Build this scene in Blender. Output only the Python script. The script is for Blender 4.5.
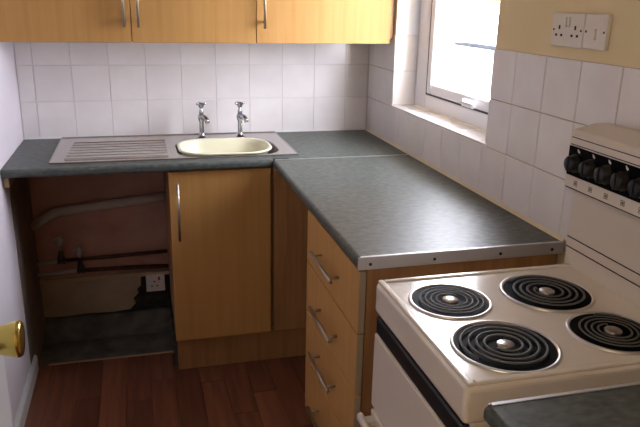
import bpy, bmesh, math, random
from mathutils import Vector, Matrix
random.seed(7)
S = bpy.context.scene
C = S.collection
for o in list(bpy.data.objects): bpy.data.objects.remove(o)

# ------------------------------------------------------------------ camera
W, L, D, H = 1.5466, 1.637, 0.57, 0.91          # room width, end of return worktop, worktop depth, worktop height
YAW, PITCH, ROLL, FPX = 0.2658, -0.305, 0.0209, 672.59
cd = bpy.data.cameras.new('camera'); cam = bpy.data.objects.new('camera', cd); C.objects.link(cam)
fw = Vector((math.sin(YAW)*math.cos(PITCH), math.cos(YAW)*math.cos(PITCH), math.sin(PITCH)))
rt = Vector((math.cos(YAW), -math.sin(YAW), 0)); up = rt.cross(fw)
r2 = rt*math.cos(ROLL)+up*math.sin(ROLL); u2 = up*math.cos(ROLL)-rt*math.sin(ROLL)
M4 = Matrix((r2, u2, -fw)).transposed().to_4x4(); M4.translation = (0.4868, -3.0769, 1.4986)
cam.matrix_world = M4
cd.sensor_fit = 'HORIZONTAL'; cd.sensor_width = 36; cd.lens = FPX/640*36; cd.clip_start = 0.02; cd.clip_end = 200
S.camera = cam

# ------------------------------------------------------------------ light
wd = bpy.data.worlds.new('sky'); S.world = wd; wd.use_nodes = True
bg = wd.node_tree.nodes['Background']; bg.inputs[0].default_value = (0.88, 0.90, 1.0, 1); bg.inputs[1].default_value = 28.0
pl = bpy.data.lights.new('window_portal', 'AREA'); pl.shape = 'RECTANGLE'; pl.size = 0.9; pl.size_y = 1.1
pl.cycles.is_portal = True
po = bpy.data.objects.new('window_portal', pl); C.objects.link(po)
po.location = (1.75, -0.76, 1.57); po.rotation_euler = (0, math.radians(90), 0)
S.view_settings.view_transform = 'Standard'; S.view_settings.look = 'None'
S.view_settings.gamma = 1; S.view_settings.use_curve_mapping = False
S.view_settings.exposure = 0.18

# ------------------------------------------------------------------ materials
def srgb(r, g, b):
    f = lambda c: (c/255/12.92) if c/255 <= 0.04045 else ((c/255+0.055)/1.055)**2.4
    return (f(r), f(g), f(b), 1)
MATS = {}
def mat(name, col, rough=0.5, metal=0.0, spec=0.5, coat=0.0, coat_rough=0.1):
    m = bpy.data.materials.new(name); m.use_nodes = True
    b = m.node_tree.nodes['Principled BSDF']
    b.inputs['Base Color'].default_value = col; b.inputs['Roughness'].default_value = rough
    b.inputs['Metallic'].default_value = metal; b.inputs['Specular IOR Level'].default_value = spec
    b.inputs['Coat Weight'].default_value = coat; b.inputs['Coat Roughness'].default_value = coat_rough
    MATS[name] = m; return m
def noise_mat(name, c0, c1, scale=(10, 10, 10), detail=4, rough=0.5, lo=0.35, hi=0.65, bump=0.0, metal=0, spec=0.5, rand=0.0, base=1.0, coat=0.0):
    """two colours mixed by a stretched noise in object space; rand varies the tone from object to object"""
    m = mat(name, c0, rough, metal, spec, coat); nt = m.node_tree; N = nt.nodes; b = N['Principled BSDF']
    tc = N.new('ShaderNodeTexCoord'); mp = N.new('ShaderNodeMapping'); mp.inputs['Scale'].default_value = scale
    nz = N.new('ShaderNodeTexNoise'); nz.inputs['Scale'].default_value = base; nz.inputs['Detail'].default_value = detail
    cr = N.new('ShaderNodeValToRGB'); cr.color_ramp.elements[0].position = lo; cr.color_ramp.elements[1].position = hi
    cr.color_ramp.elements[0].color = c0; cr.color_ramp.elements[1].color = c1
    nt.links.new(tc.outputs['Object'], mp.inputs['Vector']); nt.links.new(mp.outputs[0], nz.inputs['Vector'])
    nt.links.new(nz.outputs['Fac'], cr.inputs[0])
    out = cr.outputs[0]
    if rand:
        oi = N.new('ShaderNodeObjectInfo'); mr = N.new('ShaderNodeMapRange')
        mr.inputs['To Min'].default_value = 1-rand; mr.inputs['To Max'].default_value = 1+rand
        hs = N.new('ShaderNodeHueSaturation'); nt.links.new(oi.outputs['Random'], mr.inputs['Value'])
        nt.links.new(mr.outputs[0], hs.inputs['Value']); nt.links.new(out, hs.inputs['Color']); out = hs.outputs[0]
        ad = N.new('ShaderNodeVectorMath'); ad.operation = 'ADD'
        nt.links.new(tc.outputs['Object'], ad.inputs[0]); nt.links.new(oi.outputs['Random'], ad.inputs[1]); nt.links.new(ad.outputs[0], mp.inputs['Vector'])
    nt.links.new(out, b.inputs['Base Color'])
    if bump:
        bp = N.new('ShaderNodeBump'); bp.inputs['Strength'].default_value = bump; bp.inputs['Distance'].default_value = 0.002
        nt.links.new(nz.outputs['Fac'], bp.inputs['Height']); nt.links.new(bp.outputs[0], b.inputs['Normal'])
    return m
BEECH = noise_mat('beech_veneer', srgb(180, 134, 76), srgb(189, 144, 85), (60, 60, 2), 4, 0.55, 0.3, 0.7, spec=0.3)
BEECH_D = noise_mat('beech_carcass', srgb(150, 106, 66), srgb(166, 122, 78), (60, 60, 4), 4, 0.5)
BEECH_EDGE = mat('beech_edging', srgb(150, 112, 74), 0.5)
LAMINATE = noise_mat('worktop_laminate', srgb(66, 72, 69), srgb(100, 105, 101), (40, 70, 60), 8, 0.43, 0.32, 0.70, spec=0.32)
TILE = noise_mat('white_tile_glaze', srgb(232, 227, 226), srgb(237, 233, 232), (9, 9, 9), 2, 0.16, rand=0.02)
GROUT = mat('tile_grout', srgb(222, 216, 214), 0.8)
GROUT2 = mat('aged_tile_grout', srgb(178, 158, 134), 0.8)
CREAM_WALL = noise_mat('cream_wall_paint', srgb(228, 208, 162), srgb(233, 214, 170), (4, 4, 4), 3, 0.7)
WHITE_WALL = noise_mat('white_wall_paint', srgb(214, 206, 214), srgb(220, 212, 220), (5, 5, 5), 3, 0.6)
CEIL = mat('ceiling_paint', srgb(205, 200, 196), 0.8)
PLASTER = noise_mat('bare_pink_plaster', srgb(168, 126, 110), srgb(196, 152, 134), (5, 5, 7), 5, 0.9, 0.3, 0.7, bump=0.3)
PLASTER2 = noise_mat('bare_buff_plaster', srgb(156, 136, 114), srgb(184, 164, 140), (6, 6, 8), 6, 0.9, 0.3, 0.7, bump=0.3)
SHADED_PLASTER = noise_mat('shaded_plaster', srgb(112, 98, 88), srgb(136, 120, 108), (5, 5, 6), 5, 0.9, 0.3, 0.7)  # plaster tone darkened to carry the shade under the worktop
MASONRY = noise_mat('dark_masonry', srgb(34, 32, 30), srgb(64, 60, 56), (30, 30, 30), 6, 0.95, bump=0.6)
CONCRETE = noise_mat('dusty_dark_concrete', srgb(76, 76, 70), srgb(118, 116, 106), (14, 14, 14), 8, 0.9, 0.3, 0.75, bump=0.5)
PLANK = noise_mat('red_brown_laminate', srgb(106, 64, 47), srgb(138, 87, 63), (40, 3, 10), 5, 0.36, 0.3, 0.7, rand=0.3)
GROOVE = mat('floor_joint', srgb(30, 18, 12), 0.8)
STEEL = mat('brushed_steel', srgb(196, 191, 188), 0.26, 0.9)
HANDLE = mat('satin_nickel', srgb(178, 168, 152), 0.4, 1.0)
ALU = mat('aluminium_trim', srgb(206, 206, 210), 0.45, 0.7)
CHROME = mat('chrome', srgb(176, 178, 184), 0.10, 1.0)
BRASS = mat('polished_brass', srgb(222, 200, 116), 0.2, 1.0)
ENAMEL = mat('cream_enamel', srgb(226, 216, 202), 0.2, coat=0.3)
ENAMEL2 = mat('cream_painted_panel', srgb(220, 210, 196), 0.35)
BLACK = mat('black_plastic', srgb(20, 20, 22), 0.35)
BLACK_GLOSS = mat('black_enamel', srgb(7, 7, 8), 0.55, 0, 0.04)
COIL = mat('dark_heating_element', srgb(96, 94, 93), 0.55, 0.0, 0.3)
TRIM = mat('pale_metal_trim', srgb(206, 202, 198), 0.32, 0.8)
CAP = mat('worn_steel_cap', srgb(168, 160, 152), 0.3, 1.0)
EDGE_BAND = mat('taupe_edge_band', srgb(160, 146, 126), 0.5)
CREAM_PLASTIC = mat('cream_plastic', srgb(232, 228, 200), 0.35)
WHITE_PLASTIC = mat('white_plastic', srgb(226, 220, 210), 0.35)
UPVC = mat('white_upvc', srgb(236, 236, 240), 0.3)
RUBBER = mat('grey_gasket', srgb(50, 52, 58), 0.6)
DARK = mat('dark_hole', srgb(16, 14, 14), 0.8)
GREY_PIPE = mat('grey_plastic_pipe', srgb(178, 164, 150), 0.5)
DARK_COPPER = noise_mat('dark_copper', srgb(70, 48, 36), srgb(110, 74, 52), (20, 60, 60), 4, 0.5, metal=0.6)  # two dark copper browns mixed by noise
PALE_PIPE = mat('pale_painted_pipe', srgb(176, 168, 156), 0.5)
VALVE = noise_mat('tarnished_valve', srgb(52, 46, 40), srgb(84, 74, 62), (60, 60, 60), 3, 0.5, metal=0.5)
BATTEN = mat('pale_timber', srgb(176, 150, 118), 0.7)
SEAL = mat('cream_sealant', srgb(216, 204, 176), 0.5)
DOOR_WHITE = mat('white_gloss_paint', srgb(216, 216, 218), 0.3)
PRINT = mat('grey_print', srgb(120, 110, 100), 0.6)
GLINT_SEALANT = mat('white_glint_sealant', srgb(225, 225, 225), 0.6)  # white of the painted knob glints, also a sealant bead
LEAF = noise_mat('yellow_green_leaf', srgb(120, 140, 50), srgb(170, 180, 80), (8, 8, 8), 3, 0.6)
PAVING = noise_mat('pale_paving', srgb(190, 186, 178), srgb(214, 210, 202), (1, 1, 1), 4, 0.9)
RENDER_WALL = noise_mat('white_render', srgb(224, 222, 216), srgb(236, 234, 228), (2, 2, 2), 4, 0.9)
COPING = noise_mat('dark_slate_coping', srgb(34, 36, 40), srgb(42, 44, 48), (6, 6, 6), 4, 0.9, spec=0.0)
GLASS = bpy.data.materials.new('window_glass'); GLASS.use_nodes = True
_n = GLASS.node_tree; _n.nodes.clear()
_o = _n.nodes.new('ShaderNodeOutputMaterial'); _t = _n.nodes.new('ShaderNodeBsdfTransparent'); _g = _n.nodes.new('ShaderNodeBsdfGlossy')
_g.inputs['Roughness'].default_value = 0.02; _f = _n.nodes.new('ShaderNodeValue'); _f.outputs[0].default_value = 0.05; _m = _n.nodes.new('ShaderNodeMixShader')
_n.links.new(_f.outputs[0], _m.inputs[0]); _n.links.new(_t.outputs[0], _m.inputs[1]); _n.links.new(_g.outputs[0], _m.inputs[2]); _n.links.new(_m.outputs[0], _o.inputs[0])

# ------------------------------------------------------------------ helpers
def NB(): return bmesh.new()
def box(bm, x0, x1, y0, y1, z0, z1, bev=0.0, seg=2):
    x0, x1 = sorted((x0, x1)); y0, y1 = sorted((y0, y1)); z0, z1 = sorted((z0, z1))
    t = bmesh.new()
    v = [t.verts.new((x, y, z)) for x in (x0, x1) for y in (y0, y1) for z in (z0, z1)]
    for f in ((0, 1, 3, 2), (4, 6, 7, 5), (0, 4, 5, 1), (2, 3, 7, 6), (0, 2, 6, 4), (1, 5, 7, 3)): t.faces.new([v[i] for i in f])
    if bev: bmesh.ops.bevel(t, geom=t.edges[:], offset=bev, segments=seg, affect='EDGES', profile=0.5)
    me = bpy.data.meshes.new('t'); t.to_mesh(me); t.free(); bm.from_mesh(me); bpy.data.meshes.remove(me)
    return bm
def frame(d):
    d = d.normalized(); a = Vector((0, 0, 1)) if abs(d.z) < 0.9 else Vector((1, 0, 0))
    u = d.cross(a).normalized(); return u, d.cross(u).normalized()
def tube(bm, pts, r, n=12, cap=True):
    pts = [Vector(p) for p in pts]; rs = r if isinstance(r, (list, tuple)) else [r]*len(pts)
    rings = []; u = None
    for i, p in enumerate(pts):
        d = (pts[min(i+1, len(pts)-1)]-pts[max(i-1, 0)]).normalized()
        if u is None: u, w = frame(d)
        else:
            u = (u-d*u.dot(d)).normalized(); w = d.cross(u)
        w = d.cross(u)
        rings.append([bm.verts.new(p+(u*math.cos(2*math.pi*k/n)+w*math.sin(2*math.pi*k/n))*rs[i]) for k in range(n)])
    for a, b in zip(rings, rings[1:]):
        for k in range(n):
            f = bm.faces.new((a[k], a[(k+1) % n], b[(k+1) % n], b[k])); f.smooth = True
    if cap: bm.faces.new(rings[0][::-1]); bm.faces.new(rings[-1])
    return bm
def lathe(bm, o, ax, prof, n=24, smooth=True):
    """prof: list of (radius, distance along ax from o)"""
    o = Vector(o); ax = Vector(ax).normalized(); u, w = frame(ax); rings = []
    for r, h in prof:
        if r < 1e-6: rings.append([bm.verts.new(o+ax*h)])
        else: rings.append([bm.verts.new(o+ax*h+(u*math.cos(2*math.pi*k/n)+w*math.sin(2*math.pi*k/n))*r) for k in range(n)])
    for a, b in zip(rings, rings[1:]):
        for k in range(n):
            k2 = (k+1) % n
            if len(a) == 1 and len(b) == 1: continue
            if len(a) == 1: f = bm.faces.new((a[0], b[k2], b[k]))
            elif len(b) == 1: f = bm.faces.new((a[k], a[k2], b[0]))
            else: f = bm.faces.new((a[k], a[k2], b[k2], b[k]))
            f.smooth = smooth
    return bm
def prism(bm, poly, axis, a, b):
    """extrude a 2-D polygon along an axis: axis 0 -> poly (y,z), 1 -> (x,z), 2 -> (x,y)"""
    def P(q, t):
        return {0: (t, q[0], q[1]), 1: (q[0], t, q[1]), 2: (q[0], q[1], t)}[axis]
    A = [bm.verts.new(P(q, a)) for q in poly]; B = [bm.verts.new(P(q, b)) for q in poly]; n = len(poly)
    for i in range(n): bm.faces.new((A[i], A[(i+1) % n], B[(i+1) % n], B[i]))
    bm.faces.new(A[::-1]); bm.faces.new(B)
    return bm
def rrect(x0, x1, y0, y1, r, n=6):
    pts = []
    for cx, cy, a0 in ((x1-r, y1-r, 0), (x0+r, y1-r, 90), (x0+r, y0+r, 180), (x1-r, y0+r, 270)):
        for k in range(n+1):
            a = math.radians(a0+90*k/n); pts.append((cx+r*math.cos(a), cy+r*math.sin(a)))
    return pts
def loft(bm, loops, smooth=True, close_last=True):
    R = [[bm.verts.new(p) for p in lp] for lp in loops]; n = len(R[0])
    for a, b in zip(R, R[1:]):
        for k in range(n):
            f = bm.faces.new((a[k], a[(k+1) % n], b[(k+1) % n], b[k])); f.smooth = smooth
    if close_last: bm.faces.new(R[-1])
    return R
def rootloc(p):
    v = Vector((0, 0, 0))
    while p is not None: v += p.location; p = p.parent
    return v
def mesh(name, bm, m):
    bmesh.ops.recalc_face_normals(bm, faces=bm.faces[:])
    me = bpy.data.meshes.new(name); bm.to_mesh(me); bm.free()
    me.materials.append(m); return me
def obj(name, bm, m, parent=None, label=None):
    """bm in world coordinates; the object's origin is placed at the base centre of the mesh"""
    xs = [v.co for v in bm.verts]
    lo = Vector([min(c[i] for c in xs) for i in range(3)]); hi = Vector([max(c[i] for c in xs) for i in range(3)])
    org = Vector(((lo.x+hi.x)/2, (lo.y+hi.y)/2, lo.z))
    for v in bm.verts: v.co -= org
    o = bpy.data.objects.new(name, mesh(name, bm, m)); C.objects.link(o)
    o.parent = parent; o.location = org-rootloc(parent)
    if label: o['label'] = label
    return o
def place(name, me, world, parent=None, rot=None):
    o = bpy.data.objects.new(name, me); C.objects.link(o); o.parent = parent
    o.location = Vector(world)-rootloc(parent)
    if rot: o.rotation_euler = rot
    return o
def thing(name, label, cat, loc=(0, 0, 0), group=None):
    o = bpy.data.objects.new(name, None); C.objects.link(o); o.location = loc; o.empty_display_size = 0.05
    o['label'] = label; o['category'] = cat
    if group: o['group'] = group
    return o
def tag(o, label, cat, group=None):
    o['label'] = label; o['category'] = cat
    if group: o['group'] = group
    return o
def struct(o, label, cat):
    o['kind'] = 'structure'; o['label'] = label; o['category'] = cat; return o

# ------------------------------------------------------------------ the setting
ZC = 2.35; YR = -2.74; YH = -4.6
T = 0.152; ZB = 0.159; X0 = 0.0661; Y0 = -1.3041; TH = 0.007; GAP = 0.0024
WY0, WY1, WZ0, WZ1 = -1.176, -0.330, 1.077, 1.98      # window opening
# floor: joint-coloured screed, laminate strips, bare concrete where a unit was taken out
fl = struct(obj('floor', box(NB(), -0.1, W+0.2, YH, 0.15, -0.12, -0.008), CONCRETE),
            'floor of dark red-brown laminate strips with bare concrete under the sink drainer', 'floor')
pw = 0.098; xs0 = -0.02
pm = {}
i = 0; x = xs0
while x < W+0.05:
    y_end = -0.338 if x < 0.56 else -0.45
    y = y_end + 0.0; first = True
    while y > YR-0.1:
        ln = 0.44
        if first: ln = (0.17, 0.42, 0.29, 0.55, 0.36, 0.22, 0.5)[i % 7]; first = False
        key = (round(ln, 3),)
        if key not in pm:
            pm[key] = mesh('plank', box(NB(), -pw/2+0.0006, pw/2-0.0006, -ln+0.0012, 0, -0.0085, 0, 0.0007, 1), PLANK)
        place('plank', pm[key], (x+pw/2, y, 0), fl)
        y -= ln
    x += pw; i += 1
obj('concrete_upstand', prism(NB(), [(-0.12, -0.0085), (-0.06, 0.012), (-0.012, 0.046), (0.0, 0.053), (0.0215, 0.053), (0.0215, -0.0085)], 0, 0.0025, 0.578), CONCRETE, fl, 'rough concrete at the foot of the wall')
struct(obj('trim_1', box(NB(), 0.05, 0.572, -0.340, -0.331, -0.008, 0.004), BATTEN), 'thin pale cut edge strip where the laminate floor stops at bare concrete', 'trim')
# back wall
wb = struct(obj('wall_back', box(NB(), -0.2, W+0.3, 0.022, 0.2, -0.12, ZC), MASONRY), 'back wall with white square tiles above the sink worktop', 'wall')
obj('grout_bed', box(NB(), 0, W+0.01, 0.0026, 0.022, 0.885, 1.40), GROUT, wb)
obj('painted_plaster', box(NB(), 0, W+0.01, 0.004, 0.022, 1.40, ZC), CREAM_WALL, wb)
obj('upper_plaster', box(NB(), 0, W+0.01, 0.0, 0.022, 0.262, 0.885), PLASTER, wb, 'bare pinkish plaster under the worktop')
poly = [(0.0, 0.068), (0.09, 0.064), (0.2, 0.07), (0.31, 0.066), (0.39, 0.072), (0.415, 0.10), (0.405, 0.125), (0.43, 0.15), (0.425, 0.175), (0.445, 0.19), (0.45, 0.27), (0.0, 0.27)]
obj('lower_plaster', prism(NB(), poly, 1, -0.004, 0.021), PLASTER2, wb, 'bare buff plaster with a broken lower edge')
obj('timber_batten', box(NB(), 0.0, 0.60, -0.024, 0.0, 0.243, 0.262, 0.002, 1), BATTEN, wb, 'pale timber batten under the pipes')
tile_cache = {}
def tile(parent, axis, a0, a1, z0, z1, depth, sgn=-1):
    """tile on a wall; axis 0: plane y=depth, spans x; axis 1: plane x=depth, spans y; front face at depth"""
    w, h = a1-a0-GAP, z1-z0-GAP
    key = (axis, sgn, round(w, 4), round(h, 4))
    if key not in tile_cache:
        bm = NB()
        if axis == 0: box(bm, -w/2, w/2, -0.001, TH, -h/2, h/2, 0.0012, 1)
        else: box(bm, -0.001*(-sgn) if sgn < 0 else -TH, TH if sgn < 0 else 0.001, -w/2, w/2, -h/2, h/2, 0.0012, 1)
        tile_cache[key] = mesh('tile', bm, TILE)
    c = (a0+a1)/2; zc = (z0+z1)/2
    j = lambda: random.uniform(-0.004, 0.004)
    if axis == 0: place('tile', tile_cache[key], (c, depth+0.001, zc), parent, (j(), 0, j()))
    else: place('tile', tile_cache[key], (depth+0.001, c, zc), parent, (0, j(), j()))
ZR = [H+0.002, H+ZB, H+ZB+T, H+ZB+2*T]
xs = [0.002]+[X0+k*T for k in range(10)]+[W-0.001]
for r in range(3):
    for a, b in zip(xs, xs[1:]): tile(wb, 0, a, b, ZR[r], ZR[r+1], 0.0)
# right wall with the window opening
bm = NB(); XI, XO = W+0.010, W+0.155
box(bm, XI, XO, YR-0.1, WY0, -0.1, ZC); box(bm, XI, XO, WY1, 0.2, -0.1, ZC)
box(bm, XI, XO, WY0, WY1, -0.1, WZ0-0.004); box(bm, XI, XO, WY0, WY1, WZ1, ZC)
wr = struct(obj('wall_right', bm, CREAM_WALL), 'cream painted right wall with white tiles, sockets and window', 'wall')
bm = NB()
box(bm, W+0.003, XI, YR, WY0+0.0, H-0.03, ZR[3]); box(bm, W+0.003, XI, WY1, 0.0, H-0.03, ZR[3]); box(bm, W+0.003, XI, WY0, WY1, H-0.03, ZR[1])
obj('grout_bed', bm, GROUT2, wr)
bm = NB()
box(bm, W+0.003, XI, YR, WY0, ZR[3], ZC); box(bm, W+0.003, XI, WY1, 0.0, ZR[3], ZC); box(bm, W+0.003, XI, WY0, WY1, WZ1, ZC)
obj('painted_plaster', bm, CREAM_WALL, wr)
ys = [Y0-k*T for k in range(-8, 10)]
ys = [0.0-0.0]+[y for y in ys if y < -0.02]
ys.append(YR)
for r in range(3):
    for b, a in zip(ys, ys[1:]):
        if a < YR-0.001: continue
        segs = [(a, b)]
        if r > 0:
            segs = []
            if b > WY1: segs.append((max(a, WY1), b))
            if a < WY0: segs.append((a, min(b, WY0)))
        for s0, s1 in segs:
            if s1-s0 > 0.012: tile(wr, 1, s0, s1, ZR[r], ZR[r+1], W)
# tiled sill and reveals of the window
bm = NB(); box(bm, -0.048, 0.046, -T/2+0.0015, T/2-0.0015, -TH, 0, 0.0012, 1); sill_tile = mesh('sill_tile', bm, TILE)
obj('sill_bed', box(NB(), W+0.002, W+0.115, WY0, WY1, WZ0-0.012, WZ0-0.005), GROUT, wr)
y = WY1
k = 0
while y > WY0+0.03:
    w = min(T, y-WY0); bm = NB(); box(bm, W-0.001, W+0.104, y-w+0.0015, y-0.0015, WZ0-0.006, WZ0, 0.0012, 1)
    obj('sill_tile', bm, TILE, wr); y -= w
for (yy, d) in ((WY1, -1), (WY0, 1)):
    z = WZ0
    obj('reveal_bed', box(NB(), W+0.0035, W+0.105, yy, yy+d*0.0035, WZ0, ZR[3]), GROUT, wr)
    for r in (1, 2):
        z1 = ZR[r+1]
        obj('reveal_tile', box(NB(), W+0.0, W+0.103, yy, yy+d*0.006, z+0.0015, z1-0.0015, 0.0012, 1), TILE, wr); z = z1
    obj('reveal_plaster', box(NB(), W+0.003, W+0.115, yy, yy+d*0.003, ZR[3], WZ1), UPVC, wr, 'white painted window reveal')
obj('reveal_plaster', box(NB(), W+0.003, W+0.115, WY0, WY1, WZ1-0.003, WZ1), UPVC, wr)
# left wall, rear wall with doorway, hall behind it, ceiling
wl = struct(obj('wall_left', box(NB(), -0.15, 0.0, YR-0.1, 0.022, -0.1, ZC), WHITE_WALL), 'plain white left wall beside the worktop end', 'wall')
obj('shaded_plaster_patch', box(NB(), 0.0, 0.002, -0.44, -0.001, 0.0, 0.878), SHADED_PLASTER, wl, 'bare plaster below the worktop, with its shade put into the colour')
bm = NB(); box(bm, -0.1, 0.19, YR-0.1, YR, -0.1, ZC); box(bm, 1.0, W+0.1, YR-0.1, YR, -0.1, ZC); box(bm, 0.19, 1.0, YR-0.1, YR, 2.05, ZC)
struct(obj('wall_rear', bm, CREAM_WALL), 'white wall with the doorway behind the camera', 'wall')
bm = NB(); box(bm, -0.75, -0.65, YH, YR-0.1, -0.1, ZC); box(bm, 2.1, 2.2, YH, YR-0.1, -0.1, ZC); box(bm, -0.75, 2.2, YH-0.1, YH, -0.1, ZC)
box(bm, -0.75, -0.1, YR-0.1, YR, -0.1, ZC); box(bm, W+0.1, 2.2, YR-0.1, YR, -0.1, ZC)
struct(obj('wall_hall', bm, CREAM_WALL), 'white hallway walls behind the camera', 'wall')
struct(obj('floor_hall', box(NB(), -0.7, 2.15, YH, YR-0.1, -0.12, -0.004), PLANK), 'hallway floor behind the camera', 'floor')
struct(obj('ceiling', box(NB(), -0.75, 2.2, YH-0.1, 0.2, ZC, ZC+0.1), CEIL), 'plain white ceiling', 'ceiling')
bm = NB(); prism(bm, [(0, 0), (0.014, 0), (0.014, 0.058), (0.008, 0.068), (0, 0.07)], 1, YR, -0.36)
struct(obj('baseboard_left', bm, DOOR_WHITE), 'white skirting board along the left wall', 'baseboard')

# ------------------------------------------------------------------ window
wx = 1.650
wn = struct(thing('window_1', 'white plastic framed casement window above the return worktop', 'window', (wx, (WY0+WY1)/2, WZ0)), 'white plastic framed casement window above the return worktop', 'window')
def ring_frame(x0, x1, y0, y1, z0, z1, w, bev=0.004, wb_=None):
    bm = NB(); wb2 = wb_ or w
    box(bm, x0, x1, y0, y0+w, z0, z1, bev); box(bm, x0, x1, y1-w, y1, z0, z1, bev)
    box(bm, x0, x1, y0+w, y1-w, z0, z0+wb2, bev); box(bm, x0, x1, y0+w, y1-w, z1-w, z1, bev); return bm
obj('outer_frame', ring_frame(wx, wx+0.05, WY0+0.003, WY1-0.003, WZ0+0.001, WZ1-0.003, 0.112, 0.006, 0.060), UPVC, wn)
obj('gasket', ring_frame(wx+0.002, wx+0.02, WY0+0.113, WY1-0.113, WZ0+0.0595, WZ1-0.112, 0.014, 0.0), RUBBER, wn)
sash = obj('sash', ring_frame(wx-0.002, wx+0.034, WY0+0.123, WY1-0.123, WZ0+0.0655, WZ1-0.122, 0.042, 0.008), UPVC, wn)
obj('pane', box(NB(), wx+0.02, wx+0.024, WY0+0.160, WY1-0.160, WZ0+0.102, WZ1-0.160), GLASS, wn)
hy, hz = -0.86, WZ0+0.080
bm = NB(); box(bm, wx-0.018, wx-0.001, hy-0.012, hy+0.05, hz-0.014, hz+0.014, 0.005); box(bm, wx-0.034, wx-0.016, hy-0.065, hy+0.02, hz-0.009, hz+0.011, 0.006)
hd = obj('latch', bm, UPVC, sash, 'white window latch handle')
obj('keyhole', lathe(NB(), (wx-0.0175, hy+0.04, hz), (-1, 0, 0), [(0.006, 0), (0.006, 0.002), (0, 0.002)], 12), DARK, sash)

# ------------------------------------------------------------------ outside
struct(obj('ground_outside', box(NB(), XO, 30, -25, 40, -0.5, -0.35), PAVING), 'pale paved yard outside the window', 'ground')
bw = thing('boundary_wall', 'white rendered yard wall with grey coping seen through the window', 'wall', (6.2, 8.0, -0.35))
obj('wall_body', box(NB(), 6.1, 6.3, -6, 16, -0.35, 0.80), RENDER_WALL, bw)
cm = mesh('coping_stone', box(NB(), -0.13, 0.13, -0.44, 0.44, 0, 0.05, 0.01, 1), RENDER_WALL)
cg = mesh('coping_stone', box(NB(), -0.13, 0.13, -0.44, 0.44, 0, 0.05, 0.01, 1), COPING)
for k in range(24): place('coping_stone', cg if k in (14, 15) else cm, (6.2, -5.5+k*0.9, 0.80), bw)
sh = thing('garden_shrub', 'yellow-green shrub beyond the white yard wall', 'shrub', (7.4, 8.9, -0.35))
bm = NB()
for k in range(700):
    d = Vector((random.gauss(0, 1), random.gauss(0, 1), random.gauss(0, 1))).normalized()*random.uniform(0.5, 1)
    c = Vector((7.4, 8.9, 2.1))+Vector((d.x*0.6, d.y*0.75, d.z*0.7)); n = Vector((random.gauss(0, 1), random.gauss(0, 1), random.gauss(0, 1))).normalized(); u, w = frame(n)
    bm.faces.new([bm.verts.new(c+u*0.09), bm.verts.new(c+w*0.045), bm.verts.new(c-u*0.09), bm.verts.new(c-w*0.045)])
obj('foliage', bm, LEAF, sh)['kind'] = 'stuff'
obj('trunk', tube(NB(), [(7.4, 8.9, -0.35), (7.42, 8.88, 0.6), (7.38, 8.92, 2.1)], [0.06, 0.05, 0.02], 8), BATTEN, sh)

# ------------------------------------------------------------------ bar handle
def bar_handle(parent, p0, p1, out, r=0.0055, inset=0.026):
    p0, p1, out = Vector(p0), Vector(p1), Vector(out); d = (p1-p0).normalized(); bm = NB()
    tube(bm, [p0, p1], r, 12)
    for q in (p0+d*inset, p1-d*inset): tube(bm, [q, q-out], r*0.8, 10)
    return obj('handle', bm, HANDLE, parent, 'satin metal bar handle')

# ------------------------------------------------------------------ wall cabinets
CZ0, CZ1, CF = 1.334, 2.04, -0.32
def wall_cabinet(label, x0, x1, doors):
    t = thing('wall_cabinet', label, 'cabinet', ((x0+x1)/2, -0.15, CZ0), 'beech wall cabinets over the sink')
    bm = NB(); y0, y1 = CF+0.021, -0.002; w = 0.016
    box(bm, x0+0.001, x0+w, y0, y1, CZ0+0.003, CZ1); box(bm, x1-w, x1-0.001, y0, y1, CZ0+0.003, CZ1)
    box(bm, x0+w, x1-w, y0, y1, CZ0+0.003, CZ0+0.003+w); box(bm, x0+w, x1-w, y0, y1, CZ1-w, CZ1); box(bm, x0+w, x1-w, y1-0.006, y1, CZ0+0.003+w, CZ1-w)
    box(bm, x0+w, x1-w, y0+0.02, y1-0.006, 1.69, 1.706)
    obj('carcass', bm, BEECH_D, t)
    for a, b, hx in doors:
        d = obj('door', box(NB(), a+0.0015, b-0.0015, CF, CF+0.018, CZ0, CZ1-0.002, 0.0012, 1), BEECH, t)
        bar_handle(d, (hx, CF-0.028, 1.392), (hx, CF-0.028, 1.62), (0, -0.028, 0))
    return t
wall_cabinet('wide beech wall cabinet with two doors above the draining board', 0.002, 0.957, [(0.002, 0.475, 0.450), (0.475, 0.957, 0.503)])
wc = wall_cabinet('single-door beech wall cabinet next to the window', 0.957, 1.528, [(0.957, 1.528, 0.988)])
obj('filler_strip', box(NB(), 1.529, W-0.001, CF+0.012, -0.01, CZ0+0.02, CZ1), BEECH_EDGE, wc)

# ------------------------------------------------------------------ corner base unit under the sink
bu = thing('base_cabinet', 'corner base cabinet with one beech door under the cream sink bowl', 'cabinet', (1.06, -0.3, 0))
bm = NB(); y0, y1 = -0.531, -0.034; zt = H-0.032
box(bm, 0.579, 0.595, y0, y1, 0.155, zt); box(bm, 1.52, 1.536, y0, y1, 0.155, zt); box(bm, 0.595, 1.52, y0, y1, 0.155, 0.171); box(bm, 0.595, 1.52, y1-0.006, y1, 0.171, zt)
obj('carcass', bm, BEECH_D, bu)
d = obj('door', box(NB(), 0.579, 0.970, -0.551, -0.533, 0.163, 0.874, 0.0012, 1), BEECH, bu)
bar_handle(d, (0.609, -0.579, 0.605), (0.609, -0.579, 0.834), (0, -0.028, 0))
obj('hinge_post', box(NB(), 0.962, 0.998, -0.512, -0.500, 0.172, 0.876), BEECH_EDGE, bu)
obj('blank_panel', box(NB(), 0.984, 1.538, -0.549, -0.532, 0.163, 0.876, 0.001, 1), BEECH_D, bu)
obj('plinth', box(NB(), 0.585, 1.538, -0.497, -0.482, 0.001, 0.154), BEECH_D, bu)

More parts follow.
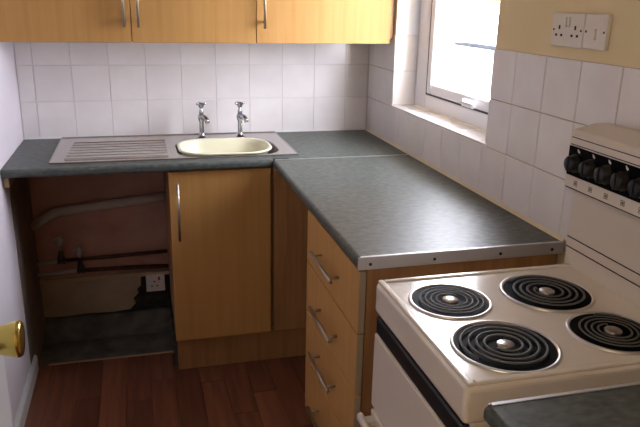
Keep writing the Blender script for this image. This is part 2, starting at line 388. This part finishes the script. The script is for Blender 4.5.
# ------------------------------------------------------------------ drawer unit
du = thing('drawer_unit', 'beech unit of four drawers under the end of the return worktop', 'drawers', (1.27, -1.37, 0))
ya, yb = -1.630, -1.110; bm = NB()
box(bm, 1.004, 1.535, ya, ya+0.016, 0.001, zt); box(bm, 1.004, 1.535, yb-0.016, yb, 0.155, zt)
box(bm, 1.004, 1.535, ya+0.016, yb-0.016, 0.155, 0.171); box(bm, 1.004, 1.535, ya+0.016, yb-0.016, zt-0.016, zt); box(bm, 1.529, 1.535, ya+0.016, yb-0.016, 0.171, zt-0.016)
obj('carcass', bm, BEECH_D, du)
obj('plinth', box(NB(), 1.045, 1.06, ya+0.017, yb, 0.001, 0.154), BEECH_D, du)
for z0, z1, hz in ((0.704, 0.872, 0.785), (0.529, 0.700, 0.608), (0.358, 0.525, 0.450), (0.160, 0.354, 0.255)):
    bm = box(NB(), 0.982, 1.000, ya-0.006, yb, z0, z1, 0.0012, 1)
    d = obj('drawer', bm, BEECH, du)
    obj('edge_band', box(NB(), 0.983, 0.9995, ya-0.0068, ya-0.0058, z0+0.001, z1-0.001), EDGE_BAND, d, 'taupe edge band')
    box_bm = NB(); box(box_bm, 1.001, 1.48, ya+0.03, ya+0.042, z0+0.02, z1-0.04); box(box_bm, 1.001, 1.48, yb-0.042, yb-0.03, z0+0.02, z1-0.04); box(box_bm, 1.001, 1.48, ya+0.042, yb-0.042, z0+0.02, z0+0.03)
    obj('drawer_box', box_bm, WHITE_PLASTIC, d)
    bar_handle(d, (0.954, -1.262, hz), (0.954, -1.486, hz), (-0.028, 0, 0))

# ------------------------------------------------------------------ worktops
def nose(y_or_x, z0, z1, depth, r=0.012, n=5):
    """half profile of a post-formed edge: list of (offset towards front, z)"""
    pts = []
    for k in range(n+1):
        a = math.pi/2*k/n; pts.append((-(depth-r)-r*math.sin(a)*1.0, z1-r+r*math.cos(a)))
    for k in range(n+1):
        a = math.pi/2*k/n; pts.append((-(depth-r)-r*math.cos(a), z0+r-r*math.sin(a)))
    return pts
TZ0 = H-0.031
wt = thing('worktop', 'dark green-grey laminate worktop holding the sink along the back wall', 'worktop', (0.77, -0.28, TZ0))
bm = NB(); SX0, SX1, SY0, SY1 = 0.612, 1.042, -0.494, -0.150     # cut-out for the basin
box(bm, 0.001, SX0, -0.545, -0.001, TZ0, H); box(bm, SX1, W-0.001, -D, -0.001, TZ0, H)
box(bm, SX0, SX1, -0.545, SY0, TZ0, H); box(bm, SX0, SX1, SY1, -0.001, TZ0, H)
obj('slab', bm, LAMINATE, wt)
prof = [(-0.544, H)]+nose(0, TZ0, H, D)+[(-0.544, TZ0)]
o = obj('front_edge', prism(NB(), prof, 0, 0.001, 0.9785), LAMINATE, wt)
o = obj('sealant_bead', prism(NB(), [(-0.0005, H+0.0002), (-0.006, H+0.0002), (-0.0005, H+0.006)], 0, 0.002, W-0.002), GLINT_SEALANT, wt)
rw = thing('worktop', 'dark green-grey laminate return worktop under the window, ending in a metal strip', 'worktop', (1.26, -1.1, TZ0))
obj('slab', box(NB(), 1.0, W-0.001, -L, -D-0.0046, TZ0, H), LAMINATE, rw)
prof = [(W+q[0], q[1]) for q in [(-(W-1.001), H)]+nose(0, TZ0, H, W-0.975)+[(-(W-1.001), TZ0)]]
obj('front_edge', prism(NB(), prof, 1, -L, -D-0.0046), LAMINATE, rw)
obj('joint_strip', box(NB(), 0.984, W-0.001, -D-0.0045, -D-0.0005, TZ0, H+0.002), ALU, rw, 'metal joint strip between the two worktops')
pf = [(x_, z_) for x_, z_ in prof]
es = obj('end_strip', box(NB(), 0.976, W-0.002, -L-0.0025, -L, TZ0-0.001, H+0.0008, 0.0006, 1), ALU, rw, 'metal end strip')
obj('lip', box(NB(), 0.984, W-0.002, -L-0.002, -L+0.005, H, H+0.0014), ALU, es)
for sx in (1.008, 1.177, 1.36, 1.51):
    obj('screw', lathe(NB(), (sx, -L-0.0025, TZ0+0.013), (0, -1, 0), [(0.0042, 0), (0.0042, 0.0008), (0.003, 0.0014), (0, 0.0014)], 10), DARK, es)
obj('sealant_bead', prism(NB(), [(W-0.0005, H+0.0002), (W-0.008, H+0.0002), (W-0.0005, H+0.009)], 1, -L, -D-0.005), SEAL, rw)
obj('sealant_bead', prism(NB(), [(W-0.0005, H+0.0002), (W-0.008, H+0.0002), (W-0.0005, H+0.009)], 1, -D+0.001, -0.006), SEAL, wt)
obj('support_batten', box(NB(), 0.0025, 0.022, -0.55, -0.03, TZ0-0.036, TZ0-0.0005), BATTEN, wt, 'pale timber batten carrying the worktop end')
# near worktop and its unit
NY = -2.274
nw = thing('worktop', 'dark green-grey laminate worktop corner on the near side of the cooker', 'worktop', (1.26, -2.5, TZ0))
obj('slab', box(NB(), 1.0, W-0.001, YR+0.002, NY, TZ0, H), LAMINATE, nw)
pr2 = [(W+q[0], q[1]) for q in [(-(W-1.001), H)]+nose(0, TZ0, H, W-0.975)+[(-(W-1.001), TZ0)]]
obj('front_edge', prism(NB(), pr2, 1, YR+0.002, NY), LAMINATE, nw)
es = obj('end_strip', box(NB(), 0.982, W-0.002, NY, NY+0.0025, TZ0, H+0.0008, 0.0006, 1), ALU, nw, 'metal end strip')
obj('lip', box(NB(), 0.986, W-0.002, NY-0.005, NY+0.002, H, H+0.0014), ALU, es)
nu = thing('base_cabinet', 'beech base cabinet under the near worktop beside the cooker', 'cabinet', (1.27, -2.5, 0))
bm = NB(); box(bm, 1.004, 1.535, NY-0.024, NY-0.008, 0.001, zt); box(bm, 1.004, 1.535, YR+0.004, YR+0.02, 0.001, zt); box(bm, 1.004, 1.535, YR+0.02, NY-0.024, 0.155, 0.171); box(bm, 1.529, 1.535, YR+0.02, NY-0.024, 0.171, zt)
obj('carcass', bm, BEECH_D, nu)
d = obj('door', box(NB(), 0.986, 1.003, YR+0.006, NY-0.008, 0.163, 0.874, 0.0012, 1), BEECH, nu)
bar_handle(d, (0.958, NY-0.05, 0.605), (0.958, NY-0.05, 0.834), (-0.028, 0, 0))
obj('plinth', box(NB(), 1.045, 1.06, YR+0.02, NY-0.024, 0.001, 0.154), BEECH_D, nu)

# ------------------------------------------------------------------ sink
sk = thing('inset_sink', 'stainless steel inset sink with ribbed draining board on the left', 'sink', (0.62, -0.26, H))
DX0, DX1, DY0, DY1 = 0.157, 1.091, -0.499, -0.022; ZP = H+0.004
def plate_with_hole(bm, ox, hole, z0, z1):
    """flat deck between an outer rectangle and an inner loop, matched point by point, with an outer lip"""
    x0, x1, y0, y1 = ox; cx = sum(p[0] for p in hole)/len(hole); cy = sum(p[1] for p in hole)/len(hole); outer = []
    for px, py in hole:
        dx, dy = px-cx, py-cy
        t = min(((x1-cx)/dx if dx > 1e-9 else (x0-cx)/dx if dx < -1e-9 else 1e9), ((y1-cy)/dy if dy > 1e-9 else (y0-cy)/dy if dy < -1e-9 else 1e9))
        outer.append((cx+dx*t, cy+dy*t))
    # snap the nearest outer point to each corner
    for qx in (x0, x1):
        for qy in (y0, y1):
            i = min(range(len(outer)), key=lambda k: (outer[k][0]-qx)**2+(outer[k][1]-qy)**2); outer[i] = (qx, qy)
    loft(bm, [[(a, b, z0) for a, b in outer], [(a, b, z1) for a, b in outer], [(a, b, z1) for a, b in hole], [(a, b, z0-0.002) for a, b in hole]], False, False)
hole = rrect(0.622, 1.034, -0.488, -0.160, 0.10, 8)
bm = NB(); plate_with_hole(bm, (0.600, DX1, DY0, DY1), hole, H+0.0002, ZP)
obj('bowl_deck', bm, STEEL, sk)
bm = NB(); box(bm, DX0, 0.600, DY0, DY1, H+0.0002, ZP)
dr = obj('draining_board', bm, STEEL, sk)
for k in range(7):
    yy = -0.440+k*0.050
    bm = NB(); prism(bm, [(yy-0.018, ZP-0.0005), (yy-0.012, ZP+0.006), (yy+0.012, ZP+0.006), (yy+0.018, ZP-0.0005)], 0, 0.205+0.002*k, 0.585)
    obj('rib', bm, STEEL, dr)
bm = NB(); box(bm, DX0-0.002, DX1+0.002, DY0-0.003, DY0, H+0.0002, ZP+0.0022, 0.001, 1); box(bm, DX0-0.002, DX1+0.002, DY1, DY1+0.003, H+0.0002, ZP+0.004, 0.001, 1)
box(bm, DX0-0.003, DX0, DY0, DY1, H+0.0002, ZP+0.0022, 0.001, 1); box(bm, DX1, DX1+0.003, DY0, DY1, H+0.0002, ZP+0.0022, 0.001, 1)
obj('rolled_rim', bm, STEEL, sk)
def shrink(loop, d, z):
    cx = sum(p[0] for p in loop)/len(loop); cy = sum(p[1] for p in loop)/len(loop)
    sx = (max(p[0] for p in loop)-min(p[0] for p in loop))/2; sy = (max(p[1] for p in loop)-min(p[1] for p in loop))/2
    return [(cx+(a-cx)*(sx-d)/sx, cy+(b-cy)*(sy-d)/sy, z) for a, b in loop]
bm = NB(); loft(bm, [shrink(hole, 0, ZP-0.001), shrink(hole, 0.004, ZP-0.012), shrink(hole, 0.010, H-0.13), shrink(hole, 0.022, H-0.152), shrink(hole, 0.05, H-0.158)], True, True)
obj('basin', bm, STEEL, sk)
# cream washing-up bowl standing in the basin
lp = rrect(0.630, 1.008, -0.478, -0.170, 0.115, 8); zb = H-0.1565; zr = H+0.014
bm = NB(); loft(bm, [shrink(lp, 0.050, zb), shrink(lp, 0.040, zb+0.006), shrink(lp, 0.012, zr-0.012), shrink(lp, -0.001, zr-0.008), shrink(lp, -0.002, zr-0.001), shrink(lp, 0.004, zr), shrink(lp, 0.013, zr-0.003), shrink(lp, 0.018, zr-0.02), shrink(lp, 0.044, zb+0.012), shrink(lp, 0.056, zb+0.007)], True, True)
bm.faces.new([v for v in bm.verts][:len(lp)][::-1])
tag(obj('washing_up_bowl', bm, CREAM_PLASTIC), 'cream plastic washing-up bowl sitting in the steel sink', 'bowl')

# ------------------------------------------------------------------ pillar taps
def tap(x, y, label):
    t = thing('pillar_tap', label, 'tap', (x, y, ZP), 'chrome pillar taps behind the bowl')
    lathe_p = [(0.0, 0.0005), (0.026, 0.0005), (0.026, 0.004), (0.021, 0.009), (0.013, 0.016), (0.0105, 0.03), (0.0105, 0.075), (0.014, 0.085), (0.016, 0.095), (0.013, 0.106), (0.009, 0.112), (0.0, 0.112)]
    obj('body', lathe(NB(), (x, y, ZP), (0, 0, 1), lathe_p, 20), CHROME, t)
    z = ZP+0.093; bm = NB()
    tube(bm, [(x, y, z), (x+0.006, y-0.02, z+0.007), (x+0.013, y-0.042, z+0.006), (x+0.018, y-0.056, z-0.002), (x+0.020, y-0.060, z-0.014)], [0.012, 0.0105, 0.010, 0.0095, 0.0098], 14)
    obj('spout', bm, CHROME, t)
    obj('stem', lathe(NB(), (x, y, ZP+0.112), (0, 0, 1), [(0, 0), (0.009, 0), (0.011, 0.006), (0.008, 0.014), (0.006, 0.022), (0.006, 0.032), (0, 0.032)], 16), CHROME, t)
    bm = NB(); zh = ZP+0.149
    lathe(bm, (x, y, zh-0.008), (0, 0, 1), [(0, -0.004), (0.009, -0.004), (0.0125, 0.004), (0.012, 0.013), (0.007, 0.018), (0, 0.019)], 16)
    for k in range(4):
        a = math.radians(20+90*k); dx, dy = math.cos(a), math.sin(a)
        tube(bm, [(x+dx*0.006, y+dy*0.006, zh), (x+dx*0.014, y+dy*0.014, zh+0.003), (x+dx*0.020, y+dy*0.020, zh+0.005), (x+dx*0.023, y+dy*0.023, zh+0.005)], [0.005, 0.0048, 0.0062, 0.004], 10)
    obj('cross_head', bm, CHROME, t)
tap(0.746, -0.128, 'chrome pillar tap standing nearer the ribbed draining board')
tap(0.914, -0.130, 'chrome pillar tap standing nearer the window')

# ------------------------------------------------------------------ electric cooker
CX0, CX1, CY0, CY1, CZ = 0.986, 1.500, -2.197, -1.738, 0.892
ck = thing('electric_cooker', 'cream electric cooker with four black coil rings against the right wall', 'cooker', (1.27, -1.96, 0))
obj('body', box(NB(), CX0+0.02, 1.535, CY0+0.004, CY1-0.004, 0.03, 0.815, 0.003), ENAMEL2, ck)
for fx in (1.06, 1.49):
    for fy in (CY0+0.05, CY1-0.05): obj('foot', lathe(NB(), (fx, fy, 0.0), (0, 0, 1), [(0, 0.001), (0.02, 0.001), (0.02, 0.031), (0, 0.031)], 12), BLACK, ck)
# hob with a slightly raised rim
hob = obj('hob', box(NB(), CX0, 1.535, CY0, CY1, 0.815, CZ, 0.012, 4), ENAMEL, ck)
for f in hob.data.polygons: f.use_smooth = False
bm = NB(); e = 0.006
box(bm, CX0+0.004, CX0+0.018, CY0+0.004, CY1-0.004, CZ-0.004, CZ+0.004, 0.0035, 3); box(bm, CX0+0.018, CX1-0.012, CY0+0.004, CY0+0.018, CZ-0.004, CZ+0.004, 0.0035, 3); box(bm, CX0+0.018, CX1-0.012, CY1-0.018, CY1-0.004, CZ-0.004, CZ+0.004, 0.0035, 3)
obj('hob_rim', bm, ENAMEL, ck)
def ring_meshes(R):
    """trim, pan, coil and centre cap of a ring of outer radius R, about the origin"""
    tr = mesh('trim_ring', lathe(NB(), (0, 0, 0), (0, 0, 1), [(R, 0), (R-0.0005, 0.003), (R-0.003, 0.0045), (R-0.007, 0.0035), (R-0.009, 0.0)], 48), TRIM)
    pn = mesh('drip_pan', lathe(NB(), (0, 0, 0), (0, 0, 1), [(R-0.008, 0.0015), (R-0.02, 0.0010), (R*0.5, 0.0008), (0, 0.0008)], 40), BLACK_GLOSS)
    ri, ro, n = 0.026, R-0.017, 4; pts = []
    N = 32*n
    for k in range(N+1):
        a = 2*math.pi*n*k/N; r = ri+(ro-ri)*k/N; pts.append((r*math.cos(a), r*math.sin(a), 0.0082))
    cr = (ro-ri)/n*0.19
    pts = [(ri*0.8, 0.0, 0.003)]+pts+[(ro+0.004, -0.006*0, 0.002)]
    bm = NB(); tube(bm, pts, cr, 8)
    for v in bm.verts: v.co.z = 0.0012+(v.co.z-0.0012)*0.62 if v.co.z > 0.0012 else 0.0012
    co = mesh('coil', bm, COIL)
    cp = mesh('centre_cap', lathe(NB(), (0, 0, 0), (0, 0, 1), [(0.017, 0.001), (0.017, 0.0055), (0.015, 0.0068), (0, 0.0070)], 24), CAP)
    return tr, pn, co, cp
sm, lg = ring_meshes(0.089), ring_meshes(0.102)
for (rx, ry, ms, rot) in ((1.106, -1.878, sm, 0.6), (1.337, -1.883, lg, 2.2), (1.121, -2.083, lg, 3.6), (1.358, -2.080, sm, 1.4)):
    a = place('trim_ring', ms[0], (rx, ry, CZ), ck)
    place('drip_pan', ms[1], (rx, ry, CZ), a); place('coil', ms[2], (rx, ry, CZ), a, (0, 0, rot)); place('centre_cap', ms[3], (rx, ry, CZ), a)
# front: black grip band, grill door, oven door with handle
obj('grip_band', box(NB(), CX0+0.004, CX0+0.03, CY0+0.014, CY1-0.006, 0.763, 0.808, 0.006, 3), BLACK, ck, 'black grip band')
obj('grill_door', box(NB(), CX0+0.002, CX0+0.03, CY0+0.006, CY1-0.004, 0.570, 0.762, 0.004), ENAMEL, ck)
od = obj('oven_door', box(NB(), CX0+0.002, CX0+0.03, CY0+0.006, CY1-0.004, 0.10, 0.558, 0.004), ENAMEL, ck)
bm = NB(); box(bm, CX0-0.034, CX0-0.016, CY0+0.012, CY1+0.0, 0.528, 0.552, 0.009, 3)
for yy in (CY0+0.03, CY1-0.03): box(bm, CX0-0.02, CX0+0.004, yy-0.012, yy+0.012, 0.531, 0.549, 0.003)
obj('door_handle', bm, ENAMEL, od, 'cream oven door handle')
# upstand and overhanging control panel
obj('splash_panel', box(NB(), 1.486, 1.53, CY0+0.004, CY1+0.012, CZ-0.01, 1.11, 0.002), ENAMEL2, ck)
for zl in (0.937, 0.962):
    obj('seam', box(NB(), 1.4845, 1.487, CY0+0.006, CY1+0.010, zl, zl+0.0022), DARK, ck)
PX = 1.440; PY0, PY1 = CY0-0.002, -1.752
pa = obj('control_panel', prism(NB(), [(PX, 1.098), (PX, 1.222), (PX+0.008, 1.232), (1.5, 1.244), (1.534, 1.244), (1.534, 1.098)], 1, PY0, PY1), ENAMEL2, ck)
for zl in (1.199, 1.215): obj('seam', box(NB(), PX-0.0008, PX+0.002, PY0+0.002, PY1-0.006, zl, zl+0.0018), DARK, pa)
obj('seam', box(NB(), PX-0.0008, PX+0.002, PY0+0.002, PY1-0.004, 1.0985, 1.1005), DARK, pa)
fa = obj('knob_fascia', box(NB(), PX-0.003, PX+0.002, PY0+0.002, PY1-0.004, 1.129, 1.196, 0.001, 1), BLACK_GLOSS, pa, 'black strip behind the knobs')
km = mesh('knob', lathe(NB(), (0, 0, 0), (-1, 0, 0), [(0, 0), (0.021, 0), (0.021, 0.006), (0.0185, 0.009), (0.0175, 0.020), (0.015, 0.023), (0, 0.023)], 20), BLACK)
rm = mesh('pointer_ridge', box(NB(), -0.026, -0.0215, -0.003, 0.003, -0.016, 0.017, 0.001, 1), BLACK)
tk = mesh('glint_mark', prism(NB(), [(-0.002, 0), (0.004, 0.003), (0.006, 0.009), (0.003, 0.009), (-0.004, 0.004)], 0, -0.0006, 0), GLINT_SEALANT)  # white mark painting the glint above each knob
icon = NB()
for a in ((-0.006, 0.006, -0.006, -0.0048), (-0.006, 0.006, 0.0048, 0.006), (-0.006, -0.0048, -0.0048, 0.0048), (0.0048, 0.006, -0.0048, 0.0048), (-0.003, 0.003, -0.003, 0.003)): box(icon, -0.0006, 0, a[0], a[1], a[2], a[3])
icon = mesh('ring_symbol', icon, PRINT)
for k in range(7):
    ky = -1.790-0.0535*k
    kb = place('knob', km, (PX-0.003, ky, 1.161), fa); place('pointer_ridge', rm, (PX-0.003, ky, 1.161), kb)
    place('glint_mark', tk, (PX-0.0031, ky-0.004, 1.184), fa); place('ring_symbol', icon, (PX, ky-0.002, 1.114), pa)

# ------------------------------------------------------------------ sockets on the right wall
def plate(name, label, cat, y0, y1, z0, z1, group=None):
    t = thing(name, label, cat, (W, (y0+y1)/2, z0), group)
    p_ = obj('face_plate', box(NB(), W-0.009, W+0.0025, y0, y1, z0, z1, 0.002, 2), WHITE_PLASTIC, t); return t, p_
def slot(parent, y, z, h, w, m=DARK, name='slot', d=0.0006):
    return obj(name, box(NB(), W-0.009-d, W-0.0085, y-w/2, y+w/2, z-h/2, z+h/2), m, parent)
t, p_ = plate('double_socket', 'white double power socket above the tiles over the cooker', 'socket', -1.610, -1.478, 1.402, 1.484, 'white electrical plates above the cooker')
for c in (-1.511, -1.577):
    slot(p_, c, 1.449, 0.010, 0.006, name='pin_hole'); slot(p_, c+0.011, 1.430, 0.006, 0.008, name='pin_hole'); slot(p_, c-0.011, 1.430, 0.006, 0.008, name='pin_hole')
for c in (-1.537, -1.551): obj('rocker', box(NB(), W-0.013, W-0.0085, c-0.0045, c+0.0045, 1.450, 1.474, 0.001, 1), WHITE_PLASTIC, p_)
for c in (-1.487, -1.601): slot(p_, c, 1.443, 0.005, 0.005, name='screw')
t, p_ = plate('switch_plate', 'white single switched plate right of the double socket over the cooker', 'switch', -1.696, -1.613, 1.403, 1.484, 'white electrical plates above the cooker')
obj('rocker', box(NB(), W-0.0135, W-0.0085, -1.661, -1.651, 1.425, 1.450, 0.001, 1), WHITE_PLASTIC, p_)
obj('fuse_cover', box(NB(), W-0.0105, W-0.0085, -1.688, -1.672, 1.452, 1.472, 0.001, 1), WHITE_PLASTIC, p_)
for c in (-1.621, -1.688): slot(p_, c, 1.443, 0.005, 0.005, name='screw')
# low socket by the broken plaster
t = thing('single_socket', 'white single socket on the bare wall below the pipes', 'socket', (0.515, 0.0, 0.165))
p_ = obj('face_plate', box(NB(), 0.470, 0.556, -0.032, -0.022, 0.166, 0.250, 0.002, 2), WHITE_PLASTIC, t)
obj('back_box', box(NB(), 0.473, 0.553, -0.0222, 0.0225, 0.169, 0.247), DARK, t)
for dx, dz in ((0, 0.014), (0.012, -0.008), (-0.012, -0.008)): obj('pin_hole', box(NB(), 0.508+dx-0.004, 0.508+dx+0.004, -0.0327, -0.0318, 0.202+dz-0.003, 0.202+dz+0.003), DARK, p_)
obj('rocker', box(NB(), 0.525, 0.535, -0.036, -0.0318, 0.222, 0.240, 0.001, 1), mat('red_marker', srgb(190, 60, 50), 0.4), p_)
# ------------------------------------------------------------------ pipes under the draining board
def pipe(name, label, pts, r, m): return tag(obj(name, tube(NB(), pts, r, 14), m), label, 'pipe')
pipe('waste_pipe', 'pale plastic waste pipe sloping down across the bare wall', [(0.575, -0.06, 0.640), (0.42, -0.06, 0.625), (0.135, -0.06, 0.598), (0.105, -0.06, 0.592), (0.075, -0.06, 0.577), (0.05, -0.06, 0.560), (0.003, -0.06, 0.532)], 0.021, GREY_PIPE)
pipe('water_pipe', 'upper dark water pipe running right from the stop valves', [(0.575, -0.05, 0.372), (0.35, -0.05, 0.366), (0.125, -0.05, 0.362)], 0.009, DARK_COPPER)
pipe('water_pipe', 'lower dark water pipe just above the timber batten', [(0.575, -0.05, 0.298), (0.4, -0.05, 0.304), (0.20, -0.05, 0.308)], 0.010, DARK_COPPER)
pipe('water_pipe', 'upper short pale pipe between left wall and stop valves', [(0.092, -0.05, 0.359), (0.003, -0.05, 0.355)], 0.0085, PALE_PIPE)
pipe('water_pipe', 'lower pale pipe between left wall and stop valves', [(0.172, -0.05, 0.308), (0.003, -0.05, 0.302)], 0.0085, PALE_PIPE)
def valve(x, z, label):
    t = thing('stop_valve', label, 'valve', (x, -0.05, z-0.015), 'stop valves on the water pipes'); bm = NB()
    lathe(bm, (x-0.033*0.5, -0.05, z), (1, 0, 0), [(0, 0), (0.014, 0), (0.014, 0.009), (0.011, 0.010), (0.011, 0.023), (0.014, 0.024), (0.014, 0.033), (0, 0.033)], 6, False)
    lathe(bm, (x, -0.05, z), (0, 0, 1), [(0, 0), (0.013, 0.0), (0.017, 0.018), (0.012, 0.03), (0.009, 0.05), (0, 0.05)], 14)
    obj('valve_body', bm, VALVE, t)
    bm = NB(); lathe(bm, (x, -0.05, z+0.048), (0, 0, 1), [(0, 0), (0.006, 0), (0.006, 0.02), (0.010, 0.024), (0.014, 0.034), (0.012, 0.062), (0.008, 0.07), (0, 0.07)], 12)
    tube(bm, [(x-0.024, -0.05, z+0.1), (x, -0.05, z+0.104), (x+0.024, -0.05, z+0.1)], [0.006, 0.0075, 0.006], 10)
    obj('valve_head', bm, PALE_PIPE, t)
valve(0.108, 0.360, 'stop valve on the upper water pipe nearer the left wall')
valve(0.187, 0.308, 'stop valve on the lower water pipe, right of the other valve')

# ------------------------------------------------------------------ open door with brass knob
DXF = 0.233
dr_ = thing('door_1', 'white door standing open on the left with a brass knob', 'door', (0.213, -2.32, 0.006)); dr_['kind'] = 'structure'
leaf = obj('leaf', box(NB(), DXF-0.036, DXF, -2.70, -1.928, 0.006, 1.985, 0.002, 1), DOOR_WHITE, dr_)
bm = NB()
kz, kyy = 1.012, -2.097
kn = obj('door_knob', lathe(NB(), (DXF, kyy, kz), (1, 0, 0), [(0, 0), (0.028, 0.0), (0.028, 0.004), (0.016, 0.008), (0.0145, 0.018), (0.019, 0.028), (0.0235, 0.042), (0.0275, 0.058), (0.0275, 0.062), (0.0255, 0.0655), (0.02, 0.066), (0, 0.067)], 28), BRASS, dr_, 'flared polished brass door knob')
obj('hinge', box(NB(), DXF-0.004, DXF+0.004, -2.704, -2.69, 0.25, 0.35), BRASS, dr_); obj('hinge', box(NB(), DXF-0.004, DXF+0.004, -2.704, -2.69, 1.65, 1.75), BRASS, dr_)

# ------------------------------------------------------------------ fill lamp added in the unseen hall behind the camera
hl = thing('fill_lamp', 'round fill lamp added in the unseen hallway behind the camera', 'lamp', (0.02, -3.5, 1.95))
FILL_LAMP = bpy.data.materials.new('fill_lamp_glow'); FILL_LAMP.use_nodes = True
_b = FILL_LAMP.node_tree.nodes['Principled BSDF']; _b.inputs['Emission Color'].default_value = (1.0, 0.84, 0.68, 1); _b.inputs['Emission Strength'].default_value = 26.0
bm = NB(); bmesh.ops.create_uvsphere(bm, u_segments=24, v_segments=16, radius=0.13)
for v in bm.verts: v.co += Vector((0.02, -3.5, 1.95))
obj('fill_globe', bm, FILL_LAMP, hl); obj('fill_lamp_flex', tube(NB(), [(0.02, -3.5, 2.08), (0.02, -3.5, ZC)], 0.004, 8), WHITE_PLASTIC, hl)
obj('fill_lamp_rose', lathe(NB(), (0.02, -3.5, ZC), (0, 0, -1), [(0, 0), (0.04, 0), (0.035, 0.02), (0, 0.025)], 16), WHITE_PLASTIC, hl)
